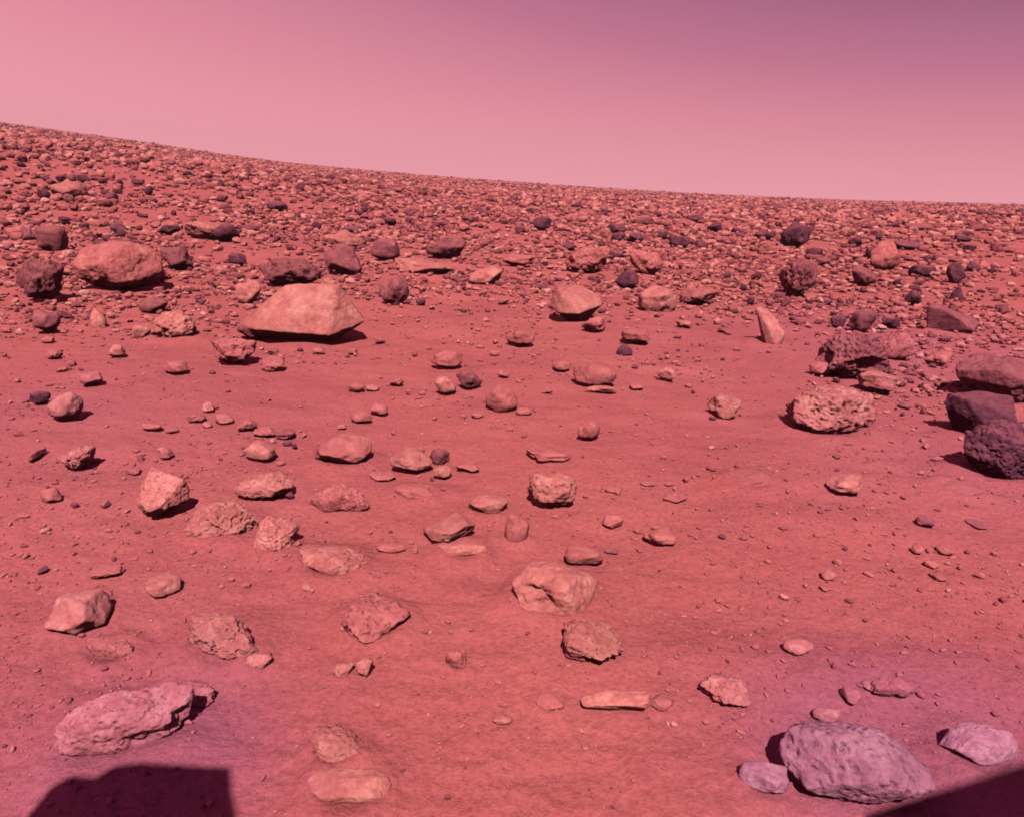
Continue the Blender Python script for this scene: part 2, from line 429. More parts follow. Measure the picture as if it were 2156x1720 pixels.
ROCKS = []           # (object, picture x, y, w, landmark phrase)
FOOT = []            # footprints, for drifts and for keeping the scatter out
def place_rock(name, x, yb, w, H, tone, kind, pts=None, dr=0.8, undercut=0.38, sink=0.06, seed=None, level=None, rough=None, turn=0, speck=False, dent=None):
    """x, yb: foot of the rock's front as surveyed; w, H: its apparent width and height"""
    seed = seed if seed is not None else int(x * 131 + yb * 17) % 99991
    p = ground_hit(x * D2P, yb * D2P)
    _, _, zc = project(p)
    mpp = zc / F_PX * D2P
    Wm = w * mpp
    dist = math.hypot(p.x, p.y)
    th = math.atan2(CAM_H - p.z, dist)
    dep = dr * Wm
    Hm = H * mpp
    dep = min(dep, 0.75 * Hm / max(math.sin(th), 0.05))
    hh = (Hm - dep * 0.75 * math.sin(th)) / math.cos(th)
    hh = max(hh, 0.16 * Wm)
    az = math.atan2(p.x, p.y)
    back = dep * (0.5 - 0.10 * undercut)
    if dist < 5: az = 0.0
    cx, cy = p.x + math.sin(az) * back, p.y + math.cos(az) * back
    full = hh / (1 - sink)
    if dist < 3.6 and undercut < 0.44 and sink == 0.06: sink = 0.26 if kind == 'pit' else 0.18
    if level is None: level = 5 if w > 150 else 4 if w > 75 else 3 if w > 22 else 2
    v, f = rock_verts(level, Wm, dep, full, kind, seed, pts, undercut, rough, dent, speck)
    v = v - np.array([0, 0, sink * full])
    ca, sa = math.cos(-az + turn), math.sin(-az + turn)
    CI = np.array(CAM_I)
    tx0, tx1, ty0, ty1 = (x - w / 2) * D2P, (x + w / 2) * D2P, (yb - H) * D2P, yb * D2P
    for it in range(5):
        gz = float(terrain(np.array([cx]), np.array([cy]))[0])
        q = v[v[:, 2] > 0.0]
        P = np.stack([q[:, 0] * ca - q[:, 1] * sa + cx, q[:, 0] * sa + q[:, 1] * ca + cy, q[:, 2] + gz - CAM_H], 1) @ CI.T
        X = W_PX / 2 + F_PX * P[:, 0] / -P[:, 2]; Y = H_PX / 2 - F_PX * P[:, 1] / -P[:, 2]
        sw = np.clip((tx1 - tx0) / (X.max() - X.min()), 0.7, 1.4)
        shh = np.clip((ty1 - ty0) / (Y.max() - Y.min()), 0.75, 1.35)
        v[:, 0] *= sw
        zh, wd, dpn = v[:, 2].max(), np.ptp(v[:, 0]), np.ptp(v[:, 1])
        zmin = {'slab': 0.22, 'cone': 0.2}.get(kind, 0.42) * (1 if undercut > 0.12 else 0.6)
        nz = np.clip(shh, zmin * wd / zh, 1.2 * wd / zh)
        v[:, 2] *= nz
        if abs(nz - shh) > 0.01: v[:, 1] *= np.clip(shh, max(0.8, 0.38 * wd / dpn), 1.2)
        mpx = (tx0 + tx1) / 2 - (X.max() + X.min()) / 2
        e = mpx * np.mean(-P[:, 2]) / F_PX
        cx += math.cos(az) * e; cy -= math.sin(az) * e
        # slide along the line of sight until the foot sits right
        dpy = ty1 - Y.max()
        cur = math.hypot(cx, cy)
        a1 = math.atan2(CAM_H - gz, cur); a2 = a1 + dpy / F_PX * 0.9
        if a2 > 0.004:
            f2 = np.clip(math.tan(a1) / math.tan(a2), 0.9, 1.1)
            cx *= f2; cy *= f2
    Wm, dep = np.ptp(v[:, 0]), np.ptp(v[:, 1])
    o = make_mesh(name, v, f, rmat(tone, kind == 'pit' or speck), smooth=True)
    if kind in ('ang', 'cone') or pts is not None:
        pass
    o.location = (cx, cy, float(terrain(np.array([cx]), np.array([cy]))[0]))
    o.rotation_euler = (0, 0, -az + turn)
    o['span'] = float((Wm * dep) ** 0.5)
    FOOT.append((cx, cy, max(Wm, dep) / 2, 0.20 if undercut < 0.22 else 0.12 if undercut < 0.40 else -0.04))
    ROCKS.append(o)
    return o

# ------------------------------------------------------------------ the lander that the picture was taken from (behind the camera)
# (built further down)

# ------------------------------------------------------------------ named boulders and rocks
# object name, category, x, foot y, width, height, tone, kind, options, label, short phrase used to place others
SLAB_PTS = [(-1.0, 0.0, 0.28), (-0.95, 0.6, 0.32), (-0.58, -0.85, 0.32), (0.42, -1.0, 0.22), (1.0, -0.35, 0.38), (0.95, 0.5, 0.40),
            (-0.22, -0.05, 0.96), (0.05, -0.2, 1.0), (0.52, -0.40, 0.98), (0.60, -0.25, 1.0), (0.55, 0.8, 0.9), (-0.1, 0.9, 0.85), (-0.6, 0.8, 0.5), (-0.50, -0.2, 0.62),
            (-0.70, 0.4, 0), (-0.35, 0.15, 0), (0.25, 0.0, 0), (0.55, 0.3, 0), (0.5, 0.7, 0), (-0.6, 0.7, 0)]
WEDGE_PTS = [(-0.2, 0.9, 0.0), (0.1, -0.55, 0), (0.60, -0.8, 0.0), (1, 0.1, 0.22), (0.7, 0.9, 0.1), (-0.90, 0.0, 1.0), (0.1, -0.7, 0.45), (0.0, 0.8, 0.8), (0.9, -0.35, 0.38)]
BLOCK_PTS = [(-0.80, -0.6, 0), (-0.6, 0.8, 0), (0.9, -0.5, 0), (1, 0.8, 0), (-0.95, -0.7, 0.96), (-0.5, -0.75, 0.98), (-0.75, 0.8, 1.0), (0.95, -0.2, 0.45), (0.8, -0.85, 0.25), (0.9, 0.8, 0.5), (0.1, -0.9, 0.7)]
BOWL_PTS = [(-0.95, -0.2, 0.42), (-0.6, -0.85, 0.30), (0.1, -1, 0.32), (0.9, -0.4, 0.55), (1, 0.3, 0.6), (0.2, 0.9, 0.6), (-0.9, 0.6, 0.6), (-0.75, -0.2, 1.0), (-0.5, -0.75, 0.72), (0.1, 0.4, 0.98), (0.75, 0.1, 0.78), (-0.1, -0.55, 0.80),
            (-0.25, 0.1, 0), (0.2, 0.0, 0), (0.4, 0.3, 0), (-0.2, 0.5, 0)]
FLINT_PTS = [(-0.35, -0.1, 0.0), (0.0, -0.8, 0), (0.9, -0.6, 0), (0.9, 0.8, 0), (-0.2, 0.7, 0), (-1.0, 0.1, 0.66), (-0.75, -0.35, 0.98), (-0.30, -0.85, 0.50), (0.6, -0.9, 0.62), (0.9, 0.0, 1.0), (0.3, 0.7, 1.0), (-0.7, 0.6, 0.9)]
LEAN_PTS = [(0.0, -0.2, 0), (0.2, -0.6, 0), (0.9, -0.7, 0), (0.9, 0.8, 0), (-0.1, 0.8, 0), (-1.0, -0.1, 0.50), (-0.8, 0.5, 0.8), (-0.35, -0.8, 0.35), (-0.55, -0.3, 0.95), (0.3, -0.9, 0.7), (0.9, -0.6, 0.6), (0.7, 0.3, 1.0), (0.0, 0.6, 1.0)]
B, K, S = 'boulder', 'rock', 'stone'
named = [
 (B, 634, 716, 268, 120, 'pale', 'smooth', dict(pts=SLAB_PTS, dr=0.58, rough=0.034, undercut=0.7), 'largest pale boulder, flat sloping faces over a deep black undercut, in the middle distance', 'the largest pale undercut boulder'),
 (K, 535, 714, 74, 36, 'grey', 'pit', {}, 'dark pitted rock tucked against the near corner of the largest pale undercut boulder', None),
 (K, 522, 640, 56, 50, 'pale', 'smooth', {}, 'rounded pale rock behind the upper corner of the largest undercut boulder, below a dark hollow', None),
 (B, 612, 604, 130, 62, 'grey', 'pit', dict(undercut=0.75), 'broad rosy grey boulder directly behind the largest pale one, black shade along its foot', 'the broad boulder behind the largest pale one'),
 (B, 722, 582, 82, 70, 'grey', 'ang', {}, 'grey pointed boulder standing behind the right end of the largest pale boulder', None),
 (B, 830, 642, 64, 66, 'grey', 'pit', dict(dr=0.7), 'upright grey pitted boulder standing alone on sand beside the largest pale boulder', 'the upright grey pitted boulder'),
 (B, 811, 550, 62, 48, 'grey', 'smooth', dict(undercut=0.65), 'round grey boulder with a dark curved underside, behind the upright grey pitted boulder', 'the round boulder with a dark curved underside'),
 (B, 940, 546, 86, 48, 'grey', 'smooth', dict(undercut=0.75), 'wide low grey boulder with a thin black shadow line along its foot', 'the wide low grey boulder'),
 (K, 893, 582, 128, 40, 'pale', 'slab', dict(undercut=0.2), 'bright pale jagged slab lying in front of the wide low grey boulder', 'the bright jagged slab'),
 (B, 1215, 674, 114, 76, 'pale', 'smooth', dict(pts=BOWL_PTS, rough=0.03, dr=0.8, undercut=0.7), 'pale bowl-shaped boulder perched on a narrow foot with black shade under its left side', 'the pale bowl-shaped boulder'),
 (B, 1360, 580, 72, 58, 'rosy', 'pit', {}, 'domed rosy boulder just beyond a black hollow, behind the pale bowl-shaped boulder', 'the domed boulder by the black hollow'),
 (K, 1320, 604, 50, 38, 'dark', 'ang', dict(undercut=0.6), 'black wedge-shaped rock at the foot of the domed rosy boulder', None),
 (B, 1622, 728, 62, 84, 'pale', 'smooth', dict(pts=WEDGE_PTS, rough=0.02, dr=0.85), 'tall pale wedge-shaped boulder standing alone on sand with one dark upright face', 'the lone pale wedge'),
 (B, 1682, 625, 86, 84, 'grey', 'pit', dict(undercut=0.5), 'round dark pitted boulder with a small rock at its foot, beyond the lone pale wedge', 'the round dark pitted boulder'),
 (B, 1675, 525, 68, 60, 'dark', 'pit', {}, 'blocky dark boulder standing highest above the far rubble on the right', 'the blocky dark far boulder'),
 (B, 2005, 704, 112, 66, 'grey', 'smooth', dict(pts=BLOCK_PTS, rough=0.02), 'mauve block with a sloping lit top and a dark upright end, near the right edge', 'the sloping mauve block'),
 (B, 1800, 802, 168, 100, 'grey', 'pit', dict(undercut=0.45, dr=0.6, dent=[(-0.9, -0.5, -0.15, 0.5, 0.22), (0.5, -0.8, -0.1, 0.45, 0.2)]), 'large dark craggy pitted boulder with black hollows, behind the biggest vesicular pale boulder', 'the large craggy dark boulder'),
 (K, 1728, 790, 48, 30, 'rosy', 'smooth', dict(dr=0.6), 'small smooth rock jutting above a black hollow beside the large craggy dark boulder', None),
 (K, 1848, 828, 92, 50, 'pale', 'slab', dict(undercut=0.6), 'flat pale slab leaning over a dark gap beside the large vesicular pale boulder', 'the leaning pale slab'),
 (B, 1750, 916, 192, 108, 'pale', 'pit', dict(undercut=0.25, dr=0.7), 'biggest vesicular boulder, pale and rounded with furrowed pits, toward the right edge', 'the big furrowed pale boulder'),
 (B, 2108, 858, 196, 116, 'grey', 'ang', dict(undercut=0.2), 'broad dusky boulder cut by the right edge of the view, behind a dark angular one', 'the broad dusky boulder at the right edge'),
 (B, 2066, 928, 152, 106, 'dark', 'ang', dict(pts=FLINT_PTS, rough=0.045), 'dark maroon angular boulder with a sharp lit edge, casting a pointed black shadow', 'the dark maroon angular boulder'),
 (B, 2112, 1018, 168, 138, 'dark', 'pit', dict(pts=LEAN_PTS, rough=0.07), 'leaning pitted boulder, purple-black shade painted in, lowest of the dark ones at the right edge', 'the lowest dark boulder at the right edge'),  # dark tone stands in for the shade on this boulder
 (B, 1168, 1308, 180, 130, 'pale', 'smooth', dict(undercut=0.12, dr=0.85, rough=0.06, dent=[(-0.62, -0.75, 0.25, 0.72, 0.16)]), 'big smooth domed boulder, pale with a bright ridge, in the lower middle of the plain', 'the big domed boulder'),
 (B, 1250, 1392, 132, 88, 'pale', 'pit', dict(undercut=0.4), 'jagged pitted rock close in front of the big smooth domed boulder', 'the jagged pitted rock'),
 (K, 1230, 1190, 82, 42, 'rosy', 'smooth', dict(undercut=0.45), 'small smooth egg-shaped rock just behind the big domed boulder', None),
 (B, 470, 1392, 152, 106, 'pale', 'pit', dict(undercut=0.3), 'large crumbly pitted boulder between the left boulder and the dusty low mound', 'the crumbly pitted boulder'),
 (B, 790, 1362, 148, 118, 'rosy', 'pit', dict(undercut=0.05, dr=1.0, sink=0.25), 'low dusty mound-like pitted boulder half buried in sand at lower middle left', 'the half-buried dusty boulder'),
 (B, 262, 1596, 300, 152, 'pale', 'smooth', dict(undercut=0.3, rough=0.09, sink=0.12, dr=0.5, seed=8, turn=0.42, speck=True, dent=[(0.85, -0.5, -0.1, 0.45, 0.2), (0.2, -0.9, -0.35, 0.4, 0.12)]), 'huge smooth pale foreground boulder with a jagged black-shaded end, lower left', 'the huge smooth foreground boulder'),
 (K, 400, 1490, 110, 60, 'rosy', 'pit', dict(undercut=0.5), 'pitted rosy rock rising behind the jagged end of the huge smooth foreground boulder', None),
 (K, 372, 1536, 78, 46, 'rosy', 'pit', dict(undercut=0.75), 'broken dark lump in the shade of the huge foreground boulder\'s jagged end', None),
 (B, 165, 1334, 146, 96, 'pale', 'ang', dict(undercut=0.35, rough=0.05), 'angular pale boulder near the left edge with a crooked black shadow beside it', 'the angular boulder with the crooked shadow'),
 (K, 232, 1392, 110, 46, 'rosy', 'pit', dict(undercut=0.2, sink=0.2), 'crumbled low rock in front of the angular boulder with the crooked shadow', None),
 (K, 345, 1256, 78, 52, 'pale', 'smooth', dict(undercut=0.4), 'rounded pale rock with a black crescent shadow, above the crumbly pitted boulder', 'the rounded rock with a crescent shadow'),
 (K, 225, 1216, 78, 34, 'rosy', 'slab', dict(undercut=0.6), 'thin low rock ending in a black oval shadow behind the angular left boulder', None),
 (B, 343, 1086, 112, 106, 'pale', 'pit', dict(undercut=0.5, rough=0.05), 'tall rounded boulder with a thin black rim of shade down its right foot', 'the tall rounded boulder'),
 (B, 555, 1052, 128, 60, 'pale', 'pit', dict(undercut=0.5), 'oblong pitted boulder with a dark line under its near edge, beside the tall rounded boulder', 'the oblong pitted boulder'),
 (B, 468, 1140, 160, 92, 'pale', 'pit', dict(undercut=0.15, sink=0.15), 'wide low pale boulder sprawling in front of the oblong pitted boulder', 'the sprawling pale boulder'),
 (B, 580, 1168, 100, 84, 'pale', 'pit', dict(undercut=0.15, sink=0.15), 'knobbly pale rock joined to the end of the sprawling pale boulder', None),
 (K, 715, 1076, 128, 52, 'rosy', 'pit', dict(undercut=0.4), 'low rosy pitted rock with a dark foot, right of the oblong pitted boulder', 'the low rosy pitted rock'),
 (K, 700, 1216, 140, 72, 'pale', 'pit', dict(undercut=0.05, sink=0.3), 'wide dusty rock barely rising from sand, right of the knobbly pale rock', 'the wide dusty rock'),
 (K, 945, 1140, 110, 64, 'pale', 'ang', dict(undercut=0.55), 'pale ridged rock propped up with black shade at both its ends', 'the ridged rock shaded at both ends'),
 (B, 1163, 1066, 106, 74, 'pale', 'pit', dict(undercut=0.45), 'pale lumpy rock with a dark line beneath its left foot in mid plain', 'the lumpy pale rock'),
 (K, 1028, 1082, 84, 42, 'pale', 'smooth', dict(undercut=0.3), 'smooth pale oval rock lying just left of the lumpy pale rock', 'the smooth oval rock'),
 (K, 866, 990, 90, 50, 'pale', 'slab', dict(undercut=0.55), 'pale ridge-shaped slab with a black notch at its upper end', 'the ridge-shaped slab'),
 (K, 806, 1010, 56, 20, 'rosy', 'slab', dict(undercut=0.7), 'thin slab with a long black underside at the foot of the ridge-shaped slab', None),
 (K, 545, 970, 70, 44, 'pale', 'smooth', dict(undercut=0.65), 'smooth pale heart-shaped rock outlined by black shade beneath', 'the heart-shaped rock'),
 (K, 722, 976, 122, 66, 'rosy', 'slab', dict(undercut=0.3, sink=0.15), 'wide flat dusty slab right of the heart-shaped rock, dark at its front corner', 'the wide flat dusty slab'),
 (K, 1525, 884, 72, 58, 'pale', 'pit', {}, 'crumbly pale rock alone on the sand left of the big furrowed pale boulder', 'the crumbly lone rock'),
 (B, 1528, 1486, 108, 70, 'pale', 'pit', dict(undercut=0.5), 'round pale pitted rock with a black rim of shade down its left side', 'the round pitted foreground rock'),
 (K, 1296, 1494, 150, 44, 'pale', 'slab', dict(undercut=0.55, dr=0.3), 'long flat bar-shaped rock lying crosswise in the foreground sand', 'the long bar-shaped rock'),
 (B, 1805, 1690, 330, 176, 'lavender', 'smooth', dict(undercut=0.4, rough=0.05, dr=0.75, speck=True), 'huge lavender speckled boulder in the lower right corner with black undercut edge', 'the huge lavender speckled boulder'),
 (B, 2062, 1612, 170, 92, 'lavender', 'smooth', dict(undercut=0.3), 'smooth lavender boulder in the far lower right corner with a thick black shadow', 'the smooth lavender corner boulder'),
 (K, 1608, 1668, 106, 68, 'lavender', 'ang', dict(undercut=0.3), 'angular mauve rock at the bottom edge, left of the huge lavender speckled boulder', 'the angular mauve rock'),
 (B, 708, 1622, 116, 98, 'pale', 'pit', dict(undercut=0.1, sink=0.1), 'crumbling pale pitted rock at the bottom edge right of the lander shadow', 'the crumbling bottom-edge rock'),
 (K, 735, 1690, 176, 76, 'pale', 'smooth', dict(undercut=0.1, sink=0.1), 'broad pale slab at the very bottom edge below the crumbling pitted rock', None),
 (K, 1680, 1378, 66, 36, 'pale', 'smooth', dict(undercut=0.6), 'small smooth pale rock with a black crescent at its left foot on bare sand', 'the small crescent-shaded rock'),
 (K, 137, 884, 78, 60, 'pale', 'smooth', dict(undercut=0.4), 'rounded pale rock near the left edge with a square black shadow at its foot', 'the rounded left-edge rock'),
 (K, 162, 988, 82, 52, 'pale', 'pit', dict(undercut=0.5), 'lumpy pale rock near the left edge trailing a black triangular shadow', 'the lumpy left-edge rock'),
 (K, 108, 1058, 46, 34, 'rosy', 'smooth', {}, 'small dusty rock below the lumpy left-edge rock', None),
 (B, 84, 634, 104, 92, 'grey', 'pit', dict(undercut=0.55), 'dark craggy boulder cut by the left edge with a black oval shadow', 'the craggy boulder at the left edge'),
 (B, 108, 530, 74, 58, 'grey', 'smooth', dict(undercut=0.2), 'smooth grey egg-shaped boulder near the left edge above the craggy one', 'the grey egg-shaped boulder'),
 (B, 250, 610, 196, 104, 'rosy', 'smooth', dict(undercut=0.45, dr=0.7, rough=0.07), 'very wide smooth rosy boulder at left with black shade at both ends of its foot', 'the very wide rosy boulder'),
 (B, 372, 568, 70, 52, 'grey', 'pit', {}, 'grey blocky boulder beside the upper end of the very wide rosy boulder', None),
 (K, 492, 766, 96, 56, 'rosy', 'pit', dict(undercut=0.5), 'rosy pitted rock with a dark scalloped foot, below the largest pale boulder\'s left corner', 'the rosy scalloped rock'),
 (K, 365, 716, 100, 64, 'pale', 'pit', dict(undercut=0.2), 'wide pale crumbly rock between the small wedge and the rosy scalloped rock', 'the wide crumbly rock'),
 (K, 298, 714, 40, 32, 'pale', 'smooth', {}, 'little pale rock leaning against the wide crumbly rock', None),
 (K, 207, 690, 38, 48, 'pale', 'cone', dict(undercut=0.3), 'small upright pointed rock on bare sand with a black foot, left side', 'the small pointed rock'),
 (K, 322, 660, 62, 36, 'grey', 'slab', {}, 'flat grey slab tilted in the sand below the very wide rosy boulder', 'the tilted grey slab'),
 (K, 940, 776, 66, 40, 'rosy', 'smooth', dict(undercut=0.7), 'bowl-shaped rosy rock with a dark curved underside on open sand', 'the small bowl-shaped rock'),
 (K, 1252, 814, 92, 54, 'rosy', 'smooth', dict(undercut=0.4, sink=0.15), 'wide smooth rosy rock with a black crescent at its left end', 'the smooth rosy crescent rock'),
 (K, 1056, 868, 68, 58, 'rosy', 'smooth', dict(undercut=0.3), 'smooth domed rosy rock sitting left of centre on open sand', 'the domed sand-coloured rock'),
 (K, 1240, 926, 48, 40, 'rosy', 'smooth', dict(undercut=0.65), 'cup-shaped rosy rock with a dark bowl-like base on open sand', 'the cup-shaped rock'),
 (K, 988, 820, 56, 44, 'grey', 'pit', {}, 'small grey craggy rock beside a paler chip, below the small bowl-shaped rock', 'the small grey craggy rock'),
 (K, 938, 830, 46, 40, 'pale', 'ang', {}, 'pale wedge-like chip just left of the small grey craggy rock', None),
 (K, 1315, 748, 36, 24, 'dark', 'cone', dict(undercut=0.3), 'small black triangular rock alone on sand below the pale bowl-shaped boulder', 'the small black triangle'),
 (K, 1338, 722, 60, 34, 'rosy', 'slab', dict(undercut=0.6), 'low rosy slab with a slanting black underside just beyond the small black triangle', None),
 (K, 1095, 728, 62, 34, 'rosy', 'slab', dict(undercut=0.6), 'low rosy slab with a curved dark underside left of the pale bowl-shaped boulder', None),
 (K, 1250, 700, 52, 34, 'rosy', 'pit', {}, 'rosy nub of rock just in front of the pale bowl-shaped boulder', None),
 (B, 140, 406, 74, 34, 'pale', 'slab', dict(undercut=0.65), 'bright pale slab on the upper left slope with a black end', 'the bright slab on the left slope'),
 (K, 1022, 600, 72, 40, 'pale', 'ang', {}, 'bright pale angular rock just right of the bright jagged slab', 'the bright angular rock'),
 (K, 1090, 560, 66, 26, 'rosy', 'slab', dict(undercut=0.75), 'flat rosy slab with a thin straight black underside', 'the flat slab with a straight black foot'),
 (K, 1385, 664, 84, 64, 'pale', 'slab', dict(undercut=0.2), 'pale diagonal ridge of rock right of the pale bowl-shaped boulder', 'the pale diagonal ridge'),
 (K, 1470, 644, 82, 40, 'rosy', 'slab', dict(undercut=0.3), 'long low rosy slab right of the pale diagonal ridge', 'the long low rosy slab'),
 (B, 1235, 576, 92, 58, 'rosy', 'pit', dict(undercut=0.3), 'large rosy boulder blending into rubble behind the pale bowl-shaped boulder', 'the large rosy boulder in the rubble'),
 (K, 728, 522, 78, 38, 'pale', 'smooth', dict(undercut=0.3), 'pale domed rock in far rubble behind the grey pointed boulder', 'the pale domed far rock'),
 (K, 428, 502, 82, 38, 'pale', 'smooth', dict(undercut=0.2), 'pale broad rock in the left rubble beside a ragged black one', 'the pale broad far rock'),
 (K, 474, 506, 62, 38, 'dark', 'ang', dict(undercut=0.5), 'ragged black arch-like rock in the left rubble', 'the ragged black rock'),
 (K, 250, 488, 40, 22, 'dark', 'smooth', dict(undercut=0.2), 'small black half-dome rock on the left slope above the very wide rosy boulder', 'the black half-dome'),
 (K, 1820, 602, 54, 44, 'grey', 'pit', {}, 'grey lumpy rock in the right rubble, right of the round dark pitted boulder', 'the grey lumpy rubble rock'),
 (B, 1864, 572, 64, 66, 'rosy', 'ang', dict(undercut=0.3), 'rosy boulder with a thin dark edge above the grey lumpy rubble rock', 'the thin-edged rosy boulder'),
 (K, 1920, 644, 40, 34, 'dark', 'pit', {}, 'small round black boulder above the sloping mauve block', 'the small round black boulder'),
 (K, 2016, 633, 32, 32, 'dark', 'cone', dict(undercut=0.2), 'black cone-shaped rock right of the small round black boulder', 'the black cone'),
 (K, 1766, 692, 34, 30, 'dark', 'ang', {}, 'small dark triangular rock left of a shaded lump, above the large craggy dark boulder', None),
 (K, 1815, 700, 62, 48, 'grey', 'pit', dict(undercut=0.6), 'grey lump with a black base directly above the large craggy dark boulder', None),
 (K, 1876, 692, 40, 24, 'dark', 'ang', {}, 'small dark flat rock behind the upper end of the large craggy dark boulder', None),
 (K, 1890, 760, 74, 62, 'rosy', 'pit', {}, 'rosy pitted rock just right of the large craggy dark boulder', None),
 (K, 1975, 772, 60, 36, 'rosy', 'pit', {}, 'dusty pitted rock midway between the large craggy boulder and the right-edge boulder', None),
 (K, 1912, 526, 80, 20, 'dark', 'slab', dict(undercut=0.5), 'long black low slab in the far right rubble', 'the long black slab'),
 (K, 1942, 584, 60, 28, 'dark', 'ang', dict(undercut=0.6), 'black jagged rock in the right rubble above the small round black boulder', 'the black jagged rock'),
 (K, 2014, 596, 44, 46, 'dark', 'pit', {}, 'dark mauve upright rock near the right edge above the black cone', None),
 (K, 1778, 1038, 80, 44, 'pale', 'slab', dict(undercut=0.45), 'pale tilted slab with a small black foot, below the big furrowed pale boulder', 'the pale tilted slab'),
 (K, 1390, 1146, 70, 38, 'rosy', 'slab', dict(undercut=0.55), 'rosy slab with a short slanting black underside in the right mid plain', 'the slant-shaded slab'),
 (K, 1422, 1056, 52, 24, 'rosy', 'slab', dict(undercut=0.6), 'small flat rock with a dark scalloped underside on the right mid plain', 'the small scalloped flat rock'),
 (K, 1155, 970, 94, 34, 'rosy', 'slab', dict(undercut=0.5), 'long low rosy slab with a broken dark edge behind the lumpy pale rock', 'the broken-edged low slab'),
 (K, 1880, 1468, 100, 34, 'rosy', 'pit', dict(undercut=0.6), 'row-like jagged rock with broken black underside behind the huge lavender speckled boulder', 'the jagged row-like rock'),
 (K, 1792, 1482, 48, 40, 'rosy', 'smooth', dict(undercut=0.5), 'rounded rosy rock with a short black left foot behind the huge lavender speckled boulder', None),
 (K, 1740, 1520, 60, 34, 'pale', 'smooth', dict(undercut=0.4), 'flat pale rock right above the upper left edge of the huge lavender speckled boulder', None),
 (K, 768, 1424, 36, 44, 'pale', 'ang', dict(undercut=0.1), 'small bright upright chip in front of the half-buried dusty boulder', 'the bright upright chip'),
 (K, 722, 1426, 48, 34, 'pale', 'pit', {}, 'small crumbly rock just left of the bright upright chip', None),
 (K, 541, 1408, 66, 40, 'pale', 'pit', dict(undercut=0.2), 'small rubble heap at the right foot of the crumbly pitted boulder', None),
 (K, 960, 1408, 46, 44, 'rosy', 'pit', dict(undercut=0.1, sink=0.25), 'small half-buried rock alone on the sand right of the bright upright chip', 'the lone half-buried rock'),
 (K, 1158, 1494, 60, 40, 'rosy', 'smooth', dict(undercut=0.3), 'rounded rosy rock just left of the long bar-shaped rock', None),
 (K, 1392, 1496, 52, 38, 'rosy', 'smooth', dict(undercut=0.3), 'rounded rosy rock just right of the long bar-shaped rock', None),
 (K, 975, 1170, 104, 30, 'pale', 'slab', dict(undercut=0.1, sink=0.2, dr=0.35), 'thin pale sheet-like slab in the sand in front of the ridged rock', 'the sheet-like slab'),
 (K, 1088, 1140, 54, 60, 'rosy', 'smooth', dict(undercut=0.0, sink=0.4), 'faint buried hump of rock right of the ridged rock shaded at both ends', None),
 (K, 1290, 1112, 46, 30, 'rosy', 'smooth', dict(undercut=0.3), 'small rounded rock in mid plain above the small smooth egg-shaped rock', None),
 (K, 870, 1050, 86, 34, 'rosy', 'slab', dict(undercut=0.2, sink=0.2), 'broad low dusty rock below the ridge-shaped slab', None),
 (K, 926, 978, 42, 36, 'grey', 'pit', {}, 'small grey rock at the upper end of the ridge-shaped slab', None),
 (K, 932, 1006, 40, 28, 'pale', 'smooth', dict(undercut=0.6), 'small pale bowl-like rock in front of the small grey rock by the ridge-shaped slab', None),
 (K, 985, 992, 50, 24, 'rosy', 'slab', dict(undercut=0.5), 'low rosy chip ending in a black dot of shade right of the ridge-shaped slab', None),
 (K, 1578, 1030, 110, 40, 'rosy', 'slab', dict(undercut=0.0, sink=0.35), 'broad dusty flat rock flush with the sand left of the pale tilted slab', None),
 (K, 2020, 1050, 130, 40, 'rosy', 'slab', dict(undercut=0.0, sink=0.3), 'broad flat dusty outcrop at the right edge below the big black shadow', None),
]
for (cat, x, yb, w, H, tone, kind, opt, label, ref) in named:
    o = place_rock(cat, x, yb, w, H, tone, kind, **opt)
    o['label'] = label; o['category'] = cat
    o['group'] = 'boulders standing on the red plain' if cat == B else 'rocks lying on the red plain'
    o['_pic'] = [x, yb - H / 2, w, H]; o['_ref'] = ref or ''

